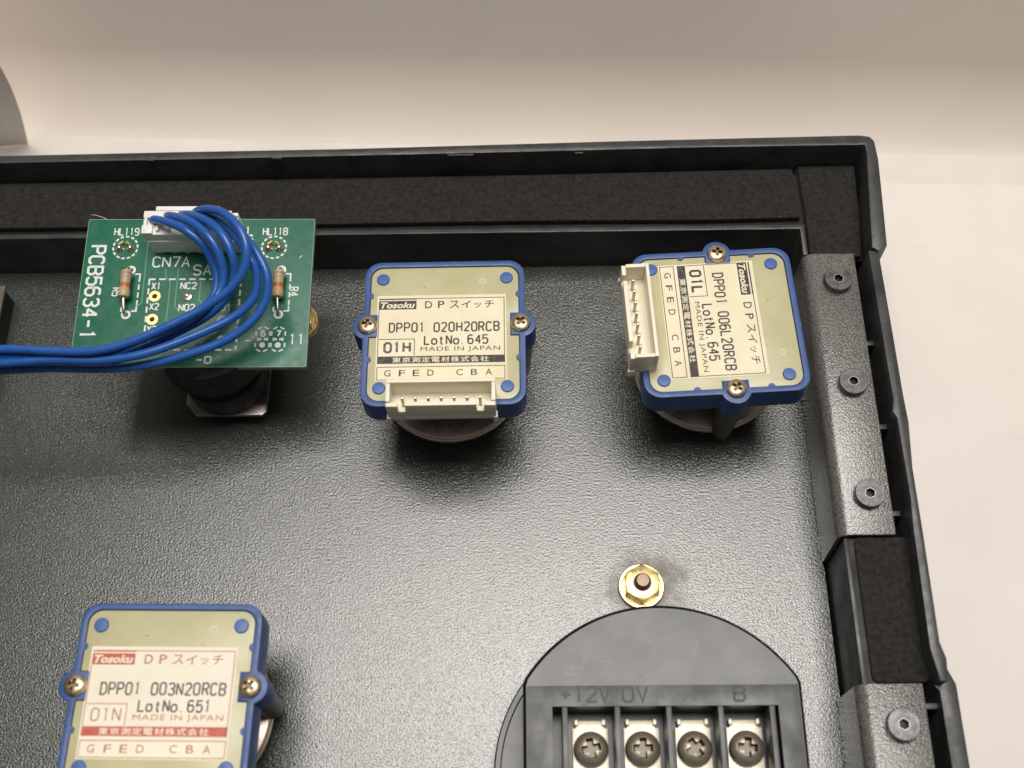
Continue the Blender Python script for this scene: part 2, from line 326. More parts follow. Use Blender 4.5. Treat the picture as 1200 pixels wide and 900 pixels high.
# stroke letters on a 4 x 6 grid
G = {
 '0': [[(1, 0), (0, 1), (0, 5), (1, 6), (3, 6), (4, 5), (4, 1), (3, 0), (1, 0)]],
 '1': [[(1, 5), (2, 6), (2, 0)]],
 '2': [[(0, 5), (1, 6), (3, 6), (4, 5), (4, 4), (0, 0)], [(0, 0), (4, 0)]],
 '3': [[(0, 5.2), (1, 6), (3, 6), (4, 5), (4, 4), (3, 3.2), (1.5, 3.2)], [(3, 3), (4, 2), (4, 1), (3, 0), (1, 0), (0, 0.8)]],
 '4': [[(3, 0), (3, 6)], [(3, 6), (0, 2)], [(0, 2), (4, 2)]],
 '5': [[(4, 6), (0.4, 6), (0, 3.2), (1, 3.8), (3, 3.8), (4, 2.8), (4, 1), (3, 0), (1, 0), (0, 0.8)]],
 '6': [[(3.7, 5.6), (3, 6), (1, 6), (0, 5), (0, 1), (1, 0), (3, 0), (4, 1), (4, 2.6), (3, 3.5), (1, 3.5), (0, 2.6)]],
 '7': [[(0, 6), (4, 6), (1.5, 0)]],
 '8': [[(1, 3.2), (0, 4), (0, 5), (1, 6), (3, 6), (4, 5), (4, 4), (3, 3.2), (1, 3.2), (0, 2.2), (0, 1), (1, 0), (3, 0), (4, 1), (4, 2.2), (3, 3.2)]],
 '9': [[(0.4, 0.4), (1, 0), (3, 0), (4, 1), (4, 5), (3, 6), (1, 6), (0, 5), (0, 3.6), (1, 2.7), (3, 2.7), (4, 3.6)]],
 'A': [[(0, 0), (2, 6), (4, 0)], [(0.7, 2), (3.3, 2)]],
 'B': [[(0, 0), (0, 6), (3, 6), (4, 5), (4, 4), (3, 3.1), (0.3, 3.1)], [(3, 3), (4, 2), (4, 1), (3, 0), (0, 0)]],
 'C': [[(4, 5), (3, 6), (1, 6), (0, 5), (0, 1), (1, 0), (3, 0), (4, 1)]],
 'D': [[(0, 0), (0, 6), (2.6, 6), (4, 4.6), (4, 1.4), (2.6, 0), (0, 0)]],
 'H': [[(0, 0), (0, 6)], [(4, 0), (4, 6)], [(0.2, 3), (3.8, 3)]],
 'L': [[(0, 6), (0, 0), (4, 0)]],
 'N': [[(0, 0), (0, 6)], [(0, 6), (4, 0)], [(4, 0), (4, 6)]],
 'O': [[(1, 0), (0, 1), (0, 5), (1, 6), (3, 6), (4, 5), (4, 1), (3, 0), (1, 0)]],
 'P': [[(0, 0), (0, 6), (3, 6), (4, 5), (4, 3.8), (3, 2.8), (0.2, 2.8)]],
 'R': [[(0, 0), (0, 6), (3, 6), (4, 5), (4, 4), (3, 3), (0.2, 3)], [(2, 3), (4, 0)]],
 'S': [[(4, 5.1), (3, 6), (1, 6), (0, 5), (0, 4), (1, 3.2), (3, 2.8), (4, 2), (4, 1), (3, 0), (1, 0), (0, 0.9)]],
 'V': [[(0, 6), (2, 0), (4, 6)]],
 'X': [[(0, 0), (4, 6)], [(0, 6), (4, 0)]],
 'o': [[(1, 0), (0, 0.9), (0, 2.8), (1, 3.7), (3, 3.7), (4, 2.8), (4, 0.9), (3, 0), (1, 0)]],
 't': [[(1.8, 5.4), (1.8, 0.7), (2.4, 0), (3.2, 0)], [(0.8, 3.8), (3.2, 3.8)]],
 '.': [[(0.6, 0), (1.4, 0)]], '-': [[(0.3, 3), (3.7, 3)]], '+': [[(0.2, 3), (3.8, 3)], [(2, 1.2), (2, 4.8)]], ' ': [],
}
def strokes(mb, txt, x, y, w, h, pitch, lw, z, m, rot=0.0, jitter=0.0):
    """w x h letter cell, advancing by pitch; each stroke a hair above the last so none coincide"""
    c, s = math.cos(R(rot)), math.sin(R(rot)); k = 0
    for i, ch in enumerate(txt):
        jx = random.uniform(-jitter, jitter); jy = random.uniform(-jitter, jitter)
        for st in G[ch]:
            P = []
            for a, b in st:
                px = i * pitch + a / 4 * w + jx; py = b / 6 * h + jy
                P.append((x + c * px - s * py, y + s * px + c * py))
            closed = len(P) > 3 and P[0] == P[-1]
            mb.line(P[:-1] if closed else P, lw, z + 0.004 * (k % 6), m, closed); k += 1

def empty(name, loc, label=None, cat=None, group=None, rot=(0, 0, 0)):
    o = bpy.data.objects.new(name, None); COL.objects.link(o); o.location = [c * MM for c in loc]; o.rotation_euler = rot
    o.empty_display_size = 0.01
    return tag(o, label, cat, group)
def tag(o, label=None, cat=None, group=None, kind=None):
    if label: o['label'] = label
    if cat: o['category'] = cat
    if group: o['group'] = group
    if kind: o['kind'] = kind
    return o
def cut(base, cutter, name, mats, parent=None, loc=(0, 0, 0), op='DIFFERENCE'):
    """boolean difference worked in millimetres, then scaled"""
    def mk(mb):
        me = bpy.data.meshes.new('cutwork'); me.from_pydata([tuple(v) for v in mb.v], [], mb.f)
        for m in mb.mats: me.materials.append(m)
        me.polygons.foreach_set('material_index', mb.mi); me.update()
        o = bpy.data.objects.new('cutwork', me); COL.objects.link(o); return o
    a, b = mk(base), mk(cutter)
    md = a.modifiers.new('cut', 'BOOLEAN'); md.object = b; md.operation = op; md.solver = 'EXACT'
    try: md.material_mode = 'TRANSFER'
    except Exception: pass
    me = bpy.data.meshes.new_from_object(a.evaluated_get(bpy.context.evaluated_depsgraph_get()))
    me.transform(Matrix.Scale(MM, 4)); me.name = name
    me.shade_smooth(); me.set_sharp_from_angle(angle=R(30))
    for o in (a, b):
        d = o.data; bpy.data.objects.remove(o); bpy.data.meshes.remove(d)
    o = bpy.data.objects.new(name, me); COL.objects.link(o); o.location = [c * MM for c in loc]
    if parent: o.parent = parent
    return o
def copy_tree(o, parent=None):
    c = o.copy(); COL.objects.link(c)
    if parent: c.parent = parent
    for ch in list(o.children): copy_tree(ch, c)
    return c

# ------------------------------------------------------------------ the setting: paper-covered table and backdrop
t = MB().box(-700, 700, -500, 700, -26, -25, M['table']).build('table_surface'); tag(t, kind='structure')
def sheet(name, prof, xs, y_of, m, thick=0.25):
    """a paper sheet swept along x from a (depth, height) profile"""
    mb = MB(); bm = bmesh.new(); rows = []
    for x in xs: rows.append([bm.verts.new((x, y_of(x) + d, z)) for d, z in prof])
    for a, b in zip(rows, rows[1:]):
        for k in range(len(prof) - 1): bm.faces.new((a[k], b[k], b[k + 1], a[k + 1]))
    bmesh.ops.recalc_face_normals(bm, faces=bm.faces)
    bmesh.ops.solidify(bm, geom=list(bm.faces), thickness=thick)
    mb.add_bm(bm, m); return mb.build(name, smooth=60)
prof = [(0, -25.2)]; d, z = 0.0, -25.2
for k in range(26):
    a = R(18 + 53 * (k / 25) ** 0.6); d += 1.0 * math.cos(a); z += 1.0 * math.sin(a); prof.append((d, z))
for k in range(9):
    d += 18 * math.cos(R(71 - 0.5 * k)); z += 18 * math.sin(R(71 - 0.5 * k)); prof.append((d, z))
xs = [-360 + 20 * k for k in range(37)]
b = sheet('backdrop', prof, xs, lambda x: 200.6 - 0.042 * x + 0.35 * math.sin(x * 0.031), M['backdrop'])
tag(b, kind='structure')
fp = MB().prism([(-330, -320), (330, -320), (330, 177.2), (133.9, 184.6), (95, 186.0), (-150, 194.5), (-330, 201)], -24.95, -24.7, M['paper']).build('paper_sheet')
tag(fp, 'flat white paper sheet lying under the black housing, straight back edge at right', 'paper')
# second sheet, curling up at the far left
pm = MB(); bm = bmesh.new(); rows = []
for k in range(13):
    tt = k / 12; zz = -24.6 + 62 * tt
    ex = -138.9 + 7.0 * math.sin(min(1, tt * 62 / 40) * math.pi / 2) - 8 * max(0, tt - 0.7); row = []
    for j in range(13):
        q = j / 12; row.append(bm.verts.new((ex - 130 * q, 204.0 - 9 * math.sin(q * 1.6) - 4 * tt - 1.0 * (1 - q) ** 8, zz)))
    rows.append(row)
for a, c in zip(rows, rows[1:]):
    for j in range(12): bm.faces.new((a[j], a[j + 1], c[j + 1], c[j]))
bmesh.ops.recalc_face_normals(bm, faces=bm.faces); bmesh.ops.solidify(bm, geom=list(bm.faces), thickness=0.2)
pm.add_bm(bm, M['paper']); o = pm.build('paper_sheet', smooth=60)
tag(o, 'pale paper sheet standing curled in front of the backdrop at the far left', 'paper')

# ------------------------------------------------------------------ the housing
XL, YB = -196.0, -72.0           # far left and near ends of the box (both out of view)
hs = empty('panel_housing', (0, 0, -24.7), 'black plastic housing frame with raised rim, broken rim at its right edge', 'housing')
HZ = 24.7
def hz(mb, name): return mb.build(name, hs, (0, 0, HZ))
def wob(pts, amp):   # slight hand-worn unevenness of a long edge
    return [(x + random.uniform(-amp, amp), y + random.uniform(-amp, amp)) for x, y in pts]
rm = MB()
top_out = [(-196, 164.9), (-140, 164.9), (-121, 164.9), (-80, 165.3), (-42, 165.5), (20, 166.6), (76.0, 167.3)]
top_in = [(77.0, 164.6), (40, 164.5), (-3, 163.9), (-61.8, 163.3), (-120.6, 162.8), (-196, 162.8)]
rm.prism(top_out + [(78.4, 166.9), (79.3, 165.6), (79.55, 160.7), (79.0, 150), (78.3, 137.6), (77.2, 137.0), (76.2, 136.3), (75.6, 136.9), (74.9, 137.2), (75.9, 149), (77.05, 162.0)] + top_in[0:], -24.7, 21.0, M['rimblack'], 0.35)
# lower part of the right rim, stepped down where the rim has broken
rm.prism([(74.3, 137.0), (76.5, 136.6), (76.7, 118), (76.8, 102.3), (77.0, 96), (76.3, 86), (76.3, 73.0), (76.1, 51.3), (76.9, 48.2), (76.5, 44.0), (75.1, 44.0), (74.1, 50), (74.5, 73), (74.9, 80), (74.8, 97), (74.1, 98.6), (74.6, 101), (74.5, 109.1)], -24.7, 20.2, M['rimblack'], 0.3)
rm.prism([(75.0, 43.98), (78.0, 47.2), (79.2, 44.2), (79.2, YB), (76.1, YB), (75.9, 43.0)], -24.7, 16.5, M['rimblack'], 0.35)
rm.box(XL - 3, XL, YB - 3, 164.9, -24.7, 21, M['rimblack'], 0.4)
rm.box(XL + 0.002, 79.2, YB - 3, YB - 0.01, -24.7, 21, M['rimblack'], 0.4)
# moulding notches on the inside lip of the long rim
for x, w in ((-57, 2.4), (-86, 1.6), (-15, 6), (12, 1.8)):
    rm.box(x - w / 2, x + w / 2, 162.75 + 0.004 * x + 0.4, 163.5 + 0.004 * x, 20.2, 21.15, M['rimblack'], 0.08)
hz(rm, 'rim')
lg = MB()
lg.box(XL + 0.01, 62.6, 147.3, 162.75, -24.7, 12.4, M['black'])
lg.box(62.605, 76.0, 139.0, 164.3, -24.7, 12.4, M['black'])
lg.box(62.605, 72.0, YB, 138.99, -24.7, 14.2, M['black'])
lg.box(72.005, 74.05, YB, 138.98, -24.7, 1.0, M['black'])
lg.box(74.055, 76.0, YB, 43.9, -24.7, 1.0, M['black'])
hz(lg, 'ledge')
iw = MB()
iw.prism([(XL + 0.02, 146.1), (61.5, 146.1), (61.5, 139.2), (62.55, 139.2), (62.55, 147.25), (XL + 0.02, 147.25)], -24.7, 15.0, M['rimblack'], 0.2)
iw.prism([(62.1, 44.6), (63.05, 44.6), (63.05, 73.2), (62.1, 73.2)], -3, 15.2, M['rimblack'], 0.2)
hz(iw, 'inner_wall')
for y in (117.2, 97.6, 78.6, 40.6):
    q = MB().box(71.9, 74.4 if y > 50 else 76.4, y - 0.55, y + 0.55, 0.9, 14.4, M['rimblack'], 0.15); hz(q, 'rib')
fm = MB(); fm.prism([(XL + 2, 149.9), (-60, 149.6), (0, 149.9), (40, 149.5), (62.2, 149.8), (61.8, 163.3), (0, 162.6), (-60, 162.3), (XL + 2, 162.0)], 12.4, 14.0, M['foam'], 0.4); hz(fm, 'foam_strip')
fm = MB(); fm.prism([(63.3, 139.2), (74.6, 139.2), (75.6, 150), (76.2, 163.9), (63.0, 163.9), (63.4, 151)], 12.4, 14.1, M['foam'], 0.4); hz(fm, 'foam_strip')
fm = MB(); fm.prism(round_rect(64.2, 44.9, 75.0, 73.6, 1.3), 12.5, 14.9, M['foam'], 0.5); hz(fm, 'foam_strip')

# the painted plate everything is screwed to
pl = MB().box(XL + 0.05, 61.45, YB + 0.05, 146.05, -1.5, 0, M['panel'])
for k in range(14):   # swirl scratches left by a spanner round the stud
    r_ = random.uniform(6.2, 11); a_ = random.uniform(-60, 100); pl.ring(22.9, 67.9, r_, r_ + random.uniform(0.05, 0.11), 0.012 + 0.002 * k, M['scratch'], 14, a_, a_ + random.uniform(25, 80))
for k in range(22):
    x = random.uniform(-118, 55); y = random.uniform(25, 125); a = random.uniform(0, 6.28); L_ = random.uniform(1.5, 7)
    pl.line([(x, y), (x + L_ * math.cos(a), y + L_ * math.sin(a))], random.uniform(0.05, 0.10), 0.045 + 0.002 * k, M['scratch'])
plate = pl.build('mounting_plate'); tag(plate, 'dark grey textured metal mounting plate forming the floor of the housing', 'panel')

# ------------------------------------------------------------------ screws
def cross_cutter(size, depth, z, ang, m, wid=0.36):
    c = MB(); w = size * wid / 2; L = size / 2; bm = bmesh.new()
    P = [(L, -w), (L, w), (w, w), (w, L), (-w, L), (-w, w), (-L, w), (-L, -w), (-w, -w), (-w, -L), (w, -L), (w, -w)]
    top = [bm.verts.new((x, y, z + 1)) for x, y in P]; bot = [bm.verts.new((x * 0.68, y * 0.68, z - depth)) for x, y in P]
    bm.faces.new(top); bm.faces.new(bot)
    for i in range(12): bm.faces.new((top[i], top[(i + 1) % 12], bot[(i + 1) % 12], bot[i]))
    bmesh.ops.recalc_face_normals(bm, faces=bm.faces)
    c.add_bm(bm, m, Matrix.Rotation(R(ang), 4, 'Z'))
    return c
def pan_screw(name, r, h, m, ang, parent, loc, size=None, rec='recess'):
    size = size or r * 1.25
    base = MB().lathe([(0, -0.6), (r, -0.6), (r, h * 0.35), (r * 0.93, h * 0.66), (r * 0.76, h * 0.88), (r * 0.45, h), (0, h * 1.03)], m, n=36)
    return cut(base, cross_cutter(size, h * 0.75, h, ang, M[rec]), name, [m], parent, loc)
def hex_screw(r, ang, parent, loc):
    base = MB().lathe([(0, -0.3), (r * 0.96, -0.3), (r, 0.15), (r, 1.5), (r * 0.96, 1.65), (0, 1.65)], M['scr'], n=40)
    c = MB().prism(circle(0, 0, r * 0.34, 6, R(ang)), 0.5, 3, M['black'])  # socket inside coloured black to stand in for its shade
    s = cut(base, c, 'screw', [M['scr']], parent, loc)
    e = MB().ring(0, 0, r * 0.345, r * 0.39, 1.658, M['edge'], n=6, a0=ang, a1=ang + 360)
    e.build('socket_edge', s, (0, 0, 0)); return s

# ------------------------------------------------------------------ the two angle brackets
def bracket(y0, y1, x1, screws, label, slant):
    root = empty('angle_bracket', (62, (y0 + y1) / 2, 0), label, 'bracket', 'angle brackets along the right wall of the housing')
    h = (y1 - y0) / 2; mb = MB()
    # L profile with a rounded bend, swept along y
    rad = 2.6; zt = 16.2; th = 1.0; xo = -1.0 if y0 > 50 else -1.3
    out = [(xo, 0.15)]; inn = [(xo + th, 0.15)]
    for k in range(9):
        a = R(180 - 90 * k / 8)
        out.append((xo + rad + rad * math.cos(a), zt - rad + rad * math.sin(a))); inn.append((xo + rad + (rad - th) * math.cos(a), zt - rad + (rad - th) * math.sin(a)))
    out.append((x1 - 62, zt)); inn.append((x1 - 62, zt - th))
    bm = bmesh.new(); loop = out + inn[::-1]
    def yy(z, end):   # the near end of the upright leg is cut at a slant
        return (-h + (slant * max(0, zt - z) / zt)) if end == 0 else h
    A = [bm.verts.new((x, yy(z, 0), z)) for x, z in loop]; B = [bm.verts.new((x, yy(z, 1), z)) for x, z in loop]
    n = len(loop)
    for i in range(n): bm.faces.new((A[i], A[(i + 1) % n], B[(i + 1) % n], B[i]))
    m_ = len(out)
    for V in (A, B):
        for i in range(m_ - 1): bm.faces.new((V[i], V[i + 1], V[n - 2 - i], V[n - 1 - i]))
    bmesh.ops.recalc_face_normals(bm, faces=bm.faces)
    es = [e for e in bm.edges if e.calc_face_angle(0) > R(50)]
    bmesh.ops.bevel(bm, geom=es, offset=0.22, segments=2, profile=0.6, affect='EDGES', clamp_overlap=True)
    mb.add_bm(bm, M['bracket']); mb.build('bracket_plate', root)
    for (x, y), a in screws: hex_screw(3.0, a, root, (x - 62, y - (y0 + y1) / 2, zt))
    return root
bracket(73.6, 138.7, 72.3, [((67.7, 131.4), 10), ((67.8, 106.6), 40), ((67.9, 81.8), 22)], 'long grey textured steel angle bracket with three black socket screws, beside the upper right switch', -1.0)
bracket(-66, 44.5, 73.0, [((68.0, 36.8), 30), ((68.0, 8), 5)], 'scuffed grey angle bracket with one socket screw in view, at the bottom right corner', 0.0)

# ------------------------------------------------------------------ flange nuts on studs
def flange_nut(x, y, label):
    root = empty('flange_nut', (x, y, 0), label, 'nut', 'brass coloured flange nuts on the plate')
    MB().lathe([(0, 0.02), (4.75, 0.02), (4.8, 0.7), (4.62, 0.98), (4.1, 1.0), (3.95, 0.85), (0, 0.85)], M['brass'], n=48).build('washer', root)
    hx = MB().prism(circle(0, 0, 3.42 / math.cos(R(30)), 6, R(30)), 0.9, 3.8, M['brass'])
    cone = MB().lathe([(0, -1), (8, -1), (8, 1.9), (3.25, 3.81), (0, 3.85)], M['brass'], n=64)
    cut(hx, cone, 'hex_nut', [M['brass']], root, op='INTERSECT')
    MB().ring(0, 0, 1.45, 1.95, 3.812, M['stud'], 30).build('thread_recess', root)
    st = MB().lathe([(0, 0.1), (1.5, 0.1), (1.5, 3.1), (1.72, 3.3), (1.45, 3.6), (1.7, 3.9), (1.45, 4.2), (1.7, 4.5), (1.45, 4.8), (1.5, 5.1), (1.25, 5.4), (0, 5.45)], M['stud'], n=30); st.build('stud', root)
    return root
n1 = flange_nut(22.9, 67.9, 'brass coloured hex nut and washer on a stud just behind the round grey terminal unit')
n2 = copy_tree(n1); n2.location = (-53.4 * MM, 131.6 * MM, 0)
n2['label'] = 'brass coloured nut half hidden under the right edge of the green circuit board'

# ------------------------------------------------------------------ box at the left edge
bx = empty('metal_box', (-141.4, 126, 0), 'low dark box with an olive top edge at the left edge of the plate', 'box')
MB().box(-20, 20.2, -13, 12.2, 0.01, 6.3, M['black'], 0.3).build('box_body', bx)
MB().box(-20.4, 20.8, -13.4, 12.6, 6.31, 7.0, M['boxtop'], 0.2).build('lid', bx)

# ------------------------------------------------------------------ the push-in switches with blue housings
def outline_with_ears():
    P = []
    ear_y, ear_x, er = 1.55, 15.95, 3.05
    hb = math.sqrt(er * er - (16.8 - ear_x) ** 2)
    a0 = math.atan2(-hb, 16.8 - ear_x)
    rr = round_rect(-16.8, -16.8, 16.8, 16.8, 3.4, 7)   # starts at right side, ccw from angle 0
    n = 8
    tr, tl, bl, br = rr[0:n], rr[n:2 * n], rr[2 * n:3 * n], rr[3 * n:4 * n]
    earR = [(ear_x + er * math.cos(a0 + (-2 * a0) * k / 12), ear_y + er * math.sin(a0 + (-2 * a0) * k / 12)) for k in range(13)]
    earL = [(-x, y) for x, y in earR][::-1]
    return earR + tr + tl + earL + bl + br
def board_outline(e):
    x = 15.45 + e; r = 2.5
    P = [(x, 4.3 - e), (x, x - r)]
    for k in range(1, 7): t = R(90 * k / 6); P.append((x - r + r * math.cos(t), x - r + r * math.sin(t)))
    Q = [(x, -1.1 + e), (x, -x + r)]
    for k in range(1, 7): t = R(-90 * k / 6); Q.append((x - r + r * math.cos(t), -x + r + r * math.sin(t)))
    right_up = P; left_up = [(-a, b_) for a, b_ in P][::-1]; left_dn = [(-a, b_) for a, b_ in Q]; right_dn = Q[::-1]
    nx = 13.7 + e
    return right_up + left_up + [(-nx, 4.3 - e), (-nx, -1.1 + e)] + left_dn + right_dn + [(nx, -1.1 + e), (nx, 4.3 - e)]
def switch_label(paper, frame, logo, typed, series, stamp, stampbox, code, lot, logo_text='Tosoku'):
    mb = MB(); z = 26.07
    mb.prism([(-14.05, 8.75), (12.85, 8.75), (12.95, -11.15), (-13.85, -11.15)][::-1], 26.0, z, paper)
    z += 0.012
    mb.line([(-13.65, 7.98), (12.45, 7.98), (12.45, -7.25)], 0.16, z, frame)
    mb.line([(-13.65, 5.4), (-13.55, -5.4)], 0.16, z, frame)
    mb.flat([(-13.7, 5.45), (-5.85, 5.45), (-5.85, 7.5), (-13.7, 7.5)], z, logo)
    mb.line([(-13.7, 7.93), (-5.85, 7.93)], 0.3, z + 0.01, logo)
    mb.text(logo_text, -13.35, -6.15, 5.72, 7.2, z + 0.012, paper, bold=0.03, shear=0.25)
    mb.text('D', -4.05, -2.55, 5.62, 7.32, z, series, bold=0.008)
    mb.text('P', -1.35, 0.0, 5.62, 7.32, z, series, bold=0.008)
    for k, ch in enumerate('スイッチ'):
        x = 1.1 + 2.42 * k; small = 0.3 if ch == 'ッ' else 0
        mb.text(ch, x + small, x + 2.0 - small, 5.55, 7.3 - small * 1.6, z, series, bold=0.006)
    strokes(mb, code, -11.3, 0.12, 1.02, 2.05, 1.545, 0.33, z, typed, jitter=0.04)
    strokes(mb, lot, -4.0, -2.85, 1.0, 1.95, 1.50, 0.33, z, typed, jitter=0.04)
    mb.line([(-13.4, -1.55), (-6.05, -1.55), (-6.05, -5.3)], 0.16, z, frame)
    strokes(mb, stamp, -12.2, -4.5, 1.3, 2.1, 1.95, 0.24 if stampbox is M['thinred'] else 0.5, z, stampbox, jitter=0.05)
    mb.text('MADE IN JAPAN', -4.75, 11.55, -4.72, -3.4, z, series, space=1.12)
    mb.flat([(-13.6, -7.2), (12.5, -7.2), (12.5, -5.5), (-13.6, -5.5)], z, logo)
    for k, ch in enumerate('東京測定電材株式会社'):
        x = -10.5 + 2.0 * k; mb.text(ch, x, x + 1.75, -6.98, -5.72, z + 0.012, paper, bold=0.012)
    mb.line([(-13.55, -7.95), (12.5, -7.95), (12.5, -10.85), (-13.5, -10.85)], 0.16, z, frame, True)
    for ch, x in zip('GFEDCBA', (-11.4, -8.4, -5.55, -2.6, 3.3, 6.25, 9.25)):
        mb.text(ch, x - 0.66, x + 0.66, -10.05, -8.65, z, series, bold=0.006)
    return mb
SWITCH_GROUP = 'square blue switches mounted on the plate'
def make_switch(x, y, rot, label, lab):
    root = empty('rotary_switch', (x, y, 0), label, 'switch', SWITCH_GROUP, (0, 0, R(rot)))
    OUT = outline_with_ears()
    h = MB().prism(OUT, 19.6, 25.4, M['blue'], 0.15)
    h.prism(OUT, 25.38, 26.32, M['blue'], 0.22, holes=[board_outline(0.12)])
    for tx, ty in ((-15.6, 8.75), (15.6, 8.75), (-15.6, -6.2), (15.6, -6.2)): h.lathe([(0, 25.3), (0.75, 25.3), (0.75, 26.25), (0, 26.25)], M['blue'], (tx, ty, 0), n=14)
    h.build('switch_housing', root)
    bd = MB().prism(board_outline(0), 25.41, 26.0, M['fr4'], 0.08)
    bd.ring(7.95, 12.0, 0.42, 0.75, 26.012, M['fr4spot'], 20); bd.flat(circle(7.95, 12.0, 0.41, 16), 26.014, M['fr4'])
    bd.build('terminal_board', root)
    for px, py in ((-13, 12.67), (13, 12.67), (-13, -12.67), (13, -12.67)):
        MB().lathe([(0, 25.9), (1.36, 25.9), (1.36, 26.18), (1.2, 26.32), (0.5, 26.36), (0, 26.36)], M['bluepin'], (px, py, 0), n=26).build('rivet_pin', root)
    for sx in (-1, 1):
        pan_screw('screw', 2.05, 1.15, M['paleb'], 20 + 31 * sx, root, (sx * 15.85, 1.55, 26.3), 2.6)
    lab.build('label', root)
    # connector: open topped shroud, seven pins
    c = MB(); x0, x1, y0, y1, zb, zt_ = -10.75, 10.75, -19.6, -14.0, 26.06, 32.8
    c.box(x0, x1, y0, y1, zb, 27.6, M['nylon'], 0.1)
    c.box(x0 + 0.01, x1 - 0.01, y1 - 0.7, y1 - 0.01, 27.58, zt_, M['nylon'], 0.12)       # tall back wall
    for s_ in (-1, 1):
        a, b_ = sorted((s_ * 10.74, s_ * 9.95)); c.box(a, b_, y0 + 0.9, y1 - 0.72, 27.58, zt_ - 0.1, M['nylon'], 0.12)
        a, b_ = sorted((s_ * 10.74, s_ * 8.45)); c.box(a, b_, y0 + 0.01, y0 + 0.88, 27.58, zt_ - 0.6, M['nylon'], 0.12)
        a, b_ = sorted((s_ * 8.44, s_ * 7.0)); c.box(a, b_, y0 + 0.012, y0 + 0.86, 27.58, 29.6, M['nylon'], 0.1)
        a, b_ = sorted((s_ * 11.0, s_ * 10.2)); c.box(a, b_, y0 - 0.2, y0 + 1.2, 24.6, 26.9, M['nylon'], 0.12)
    c.box(-6.98, 6.98, y0 + 0.01, y0 + 0.88, 27.58, zt_ - 0.3, M['nylon'], 0.12)
    c.box(-10.2, 10.2, y0 + 0.4, -17.2, 25.0, zb + 0.05, M['nylon'], 0.1)
    cn = c.build('connector', root)
    for k in range(7):
        px = -7.65 + 2.55 * k; MB().box(px - 0.28, px + 0.28, -17.6, -17.05, 27.5, 31.6, M['pin'], 0.08).build('contact_pin', cn)
    # turned metal parts below
    MB().lathe([(0, 6.65), (9.0, 6.65), (9.0, 13.5), (13.2, 15), (13.2, 19.61), (0, 19.61)], M['darkcast'], n=48).build('gear_case', root)
    MB().lathe([(0, 4.6), (15.6, 4.6), (16.0, 4.9), (16.0, 5.6), (15.6, 5.8), (15.75, 6.0), (15.75, 6.3), (15.3, 6.6), (0, 6.7)], M['bronze'], n=72).build('base_disc', root)
    for sx in (-1, 1):
        MB().lathe([(0, 4.2), (1.6, 4.2), (2.0, 4.6), (2.5, 11.5), (2.9, 19.62), (0, 19.62)], M['darkcast'], (sx * 15.6, 1.55, 0), n=28).build('post', root)
    MB().lathe([(0, 0.01), (8.2, 0.01), (8.2, 4.62), (0, 4.62)], M['stud'], n=6).build('mounting_nut', root)
    return root
I_ = M['ink']
sw = make_switch(-17.4, 114.9, 0.37, 'square blue switch in the middle with black printing, its white connector along the near side',
                 switch_label(M['label'], I_, I_, I_, I_, '01H', M['grey_ink'], 'DPP01 020H20RCB', 'LotNo.645'))
variants = [((39.3, 116.7), -87.35, 'square blue switch turned sideways at the upper right, white connector on its left, black printing',
             switch_label(M['label'], I_, I_, I_, I_, '01L', I_, 'DPP01 006L20RCB', 'LotNo.645')),
            ((-66.7, 41.4), -0.87, 'square blue switch at the lower left whose label has red printing',
             switch_label(M['labelnew'], M['thinred'], M['red'], M['grey_ink'], M['thinred'], '01N', M['thinred'], 'DPP01 003N20RCB', 'LotNo.651'))]
for (x, y), a, lb, lm in variants:
    c = copy_tree(sw); c.location = (x * MM, y * MM, 0); c.rotation_euler = (0, 0, R(a)); c['label'] = lb
    tmp = lm.build('label'); me = tmp.data
    for ch in c.children:
        if ch.name.split('.')[0] == 'label' and ch.parent == c: ch.data = me
    bpy.data.objects.remove(tmp)

# ------------------------------------------------------------------ round terminal unit
mp = empty('pulse_generator', (24.4, 29.0, 0), 'round dark grey plastic unit with a screw terminal block marked +12V 0V A B', 'terminal unit')
MB().lathe([(0, 0.01), (29.0, 0.01), (29.1, 0.5), (29.1, 3.6), (28.8, 4.0), (27.9, 4.0), (27.7, 3.25), (0, 3.25)], M['grey'], (-2.9, 1.2, 0), n=120).build('flange', mp)
def clipped(r, xlim, n=160):     # a circle with its two sides cut flat
    out = []
    for k in range(n):
        a = 2 * math.pi * k / n; q = min(r, xlim / max(1e-6, abs(math.cos(a)))); out.append((q * math.cos(a), q * math.sin(a)))
    return out
REC = [(-20.75, -9), (-20.75, 11.75), (21.4, 11.75), (21.4, -9)]
P0, P1 = clipped(31.0, 26.2), clipped(30.3, 25.55)
b = MB(); b.prism(P0, 3.3, 8.0, M['grey'])
b.prism(P0, 7.98, 15.0, M['grey'], holes=[REC])
bm = bmesh.new(); A = [bm.verts.new((x, y, 14.99)) for x, y in P0]; B_ = [bm.verts.new((x, y, 15.76)) for x, y in P1]
for k in range(len(A)): bm.faces.new((A[k], A[(k + 1) % len(A)], B_[(k + 1) % len(A)], B_[k]))
bmesh.ops.recalc_face_normals(bm, faces=bm.faces); b.add_bm(bm, M['black'])  # chamfer coloured black: the dark reflection along the edge is painted
b.prism(P1, 15.01, 15.75, M['grey'], holes=[REC])
for k in range(16):
    x = random.uniform(-19, 19); y = random.uniform(17, 27); L_ = random.uniform(1, 5); a = random.choice((0.05, -0.08, 1.25, 1.1)) + random.uniform(-0.1, 0.1)
    if math.hypot(x + L_, y + L_) < 29.5: b.line([(x, y), (x + L_ * math.cos(a), y + L_ * math.sin(a))], random.uniform(0.05, 0.13), 15.762 + 0.002 * k, M['scratch'])
b.build('generator_body', mp, smooth=25)
tb = MB()
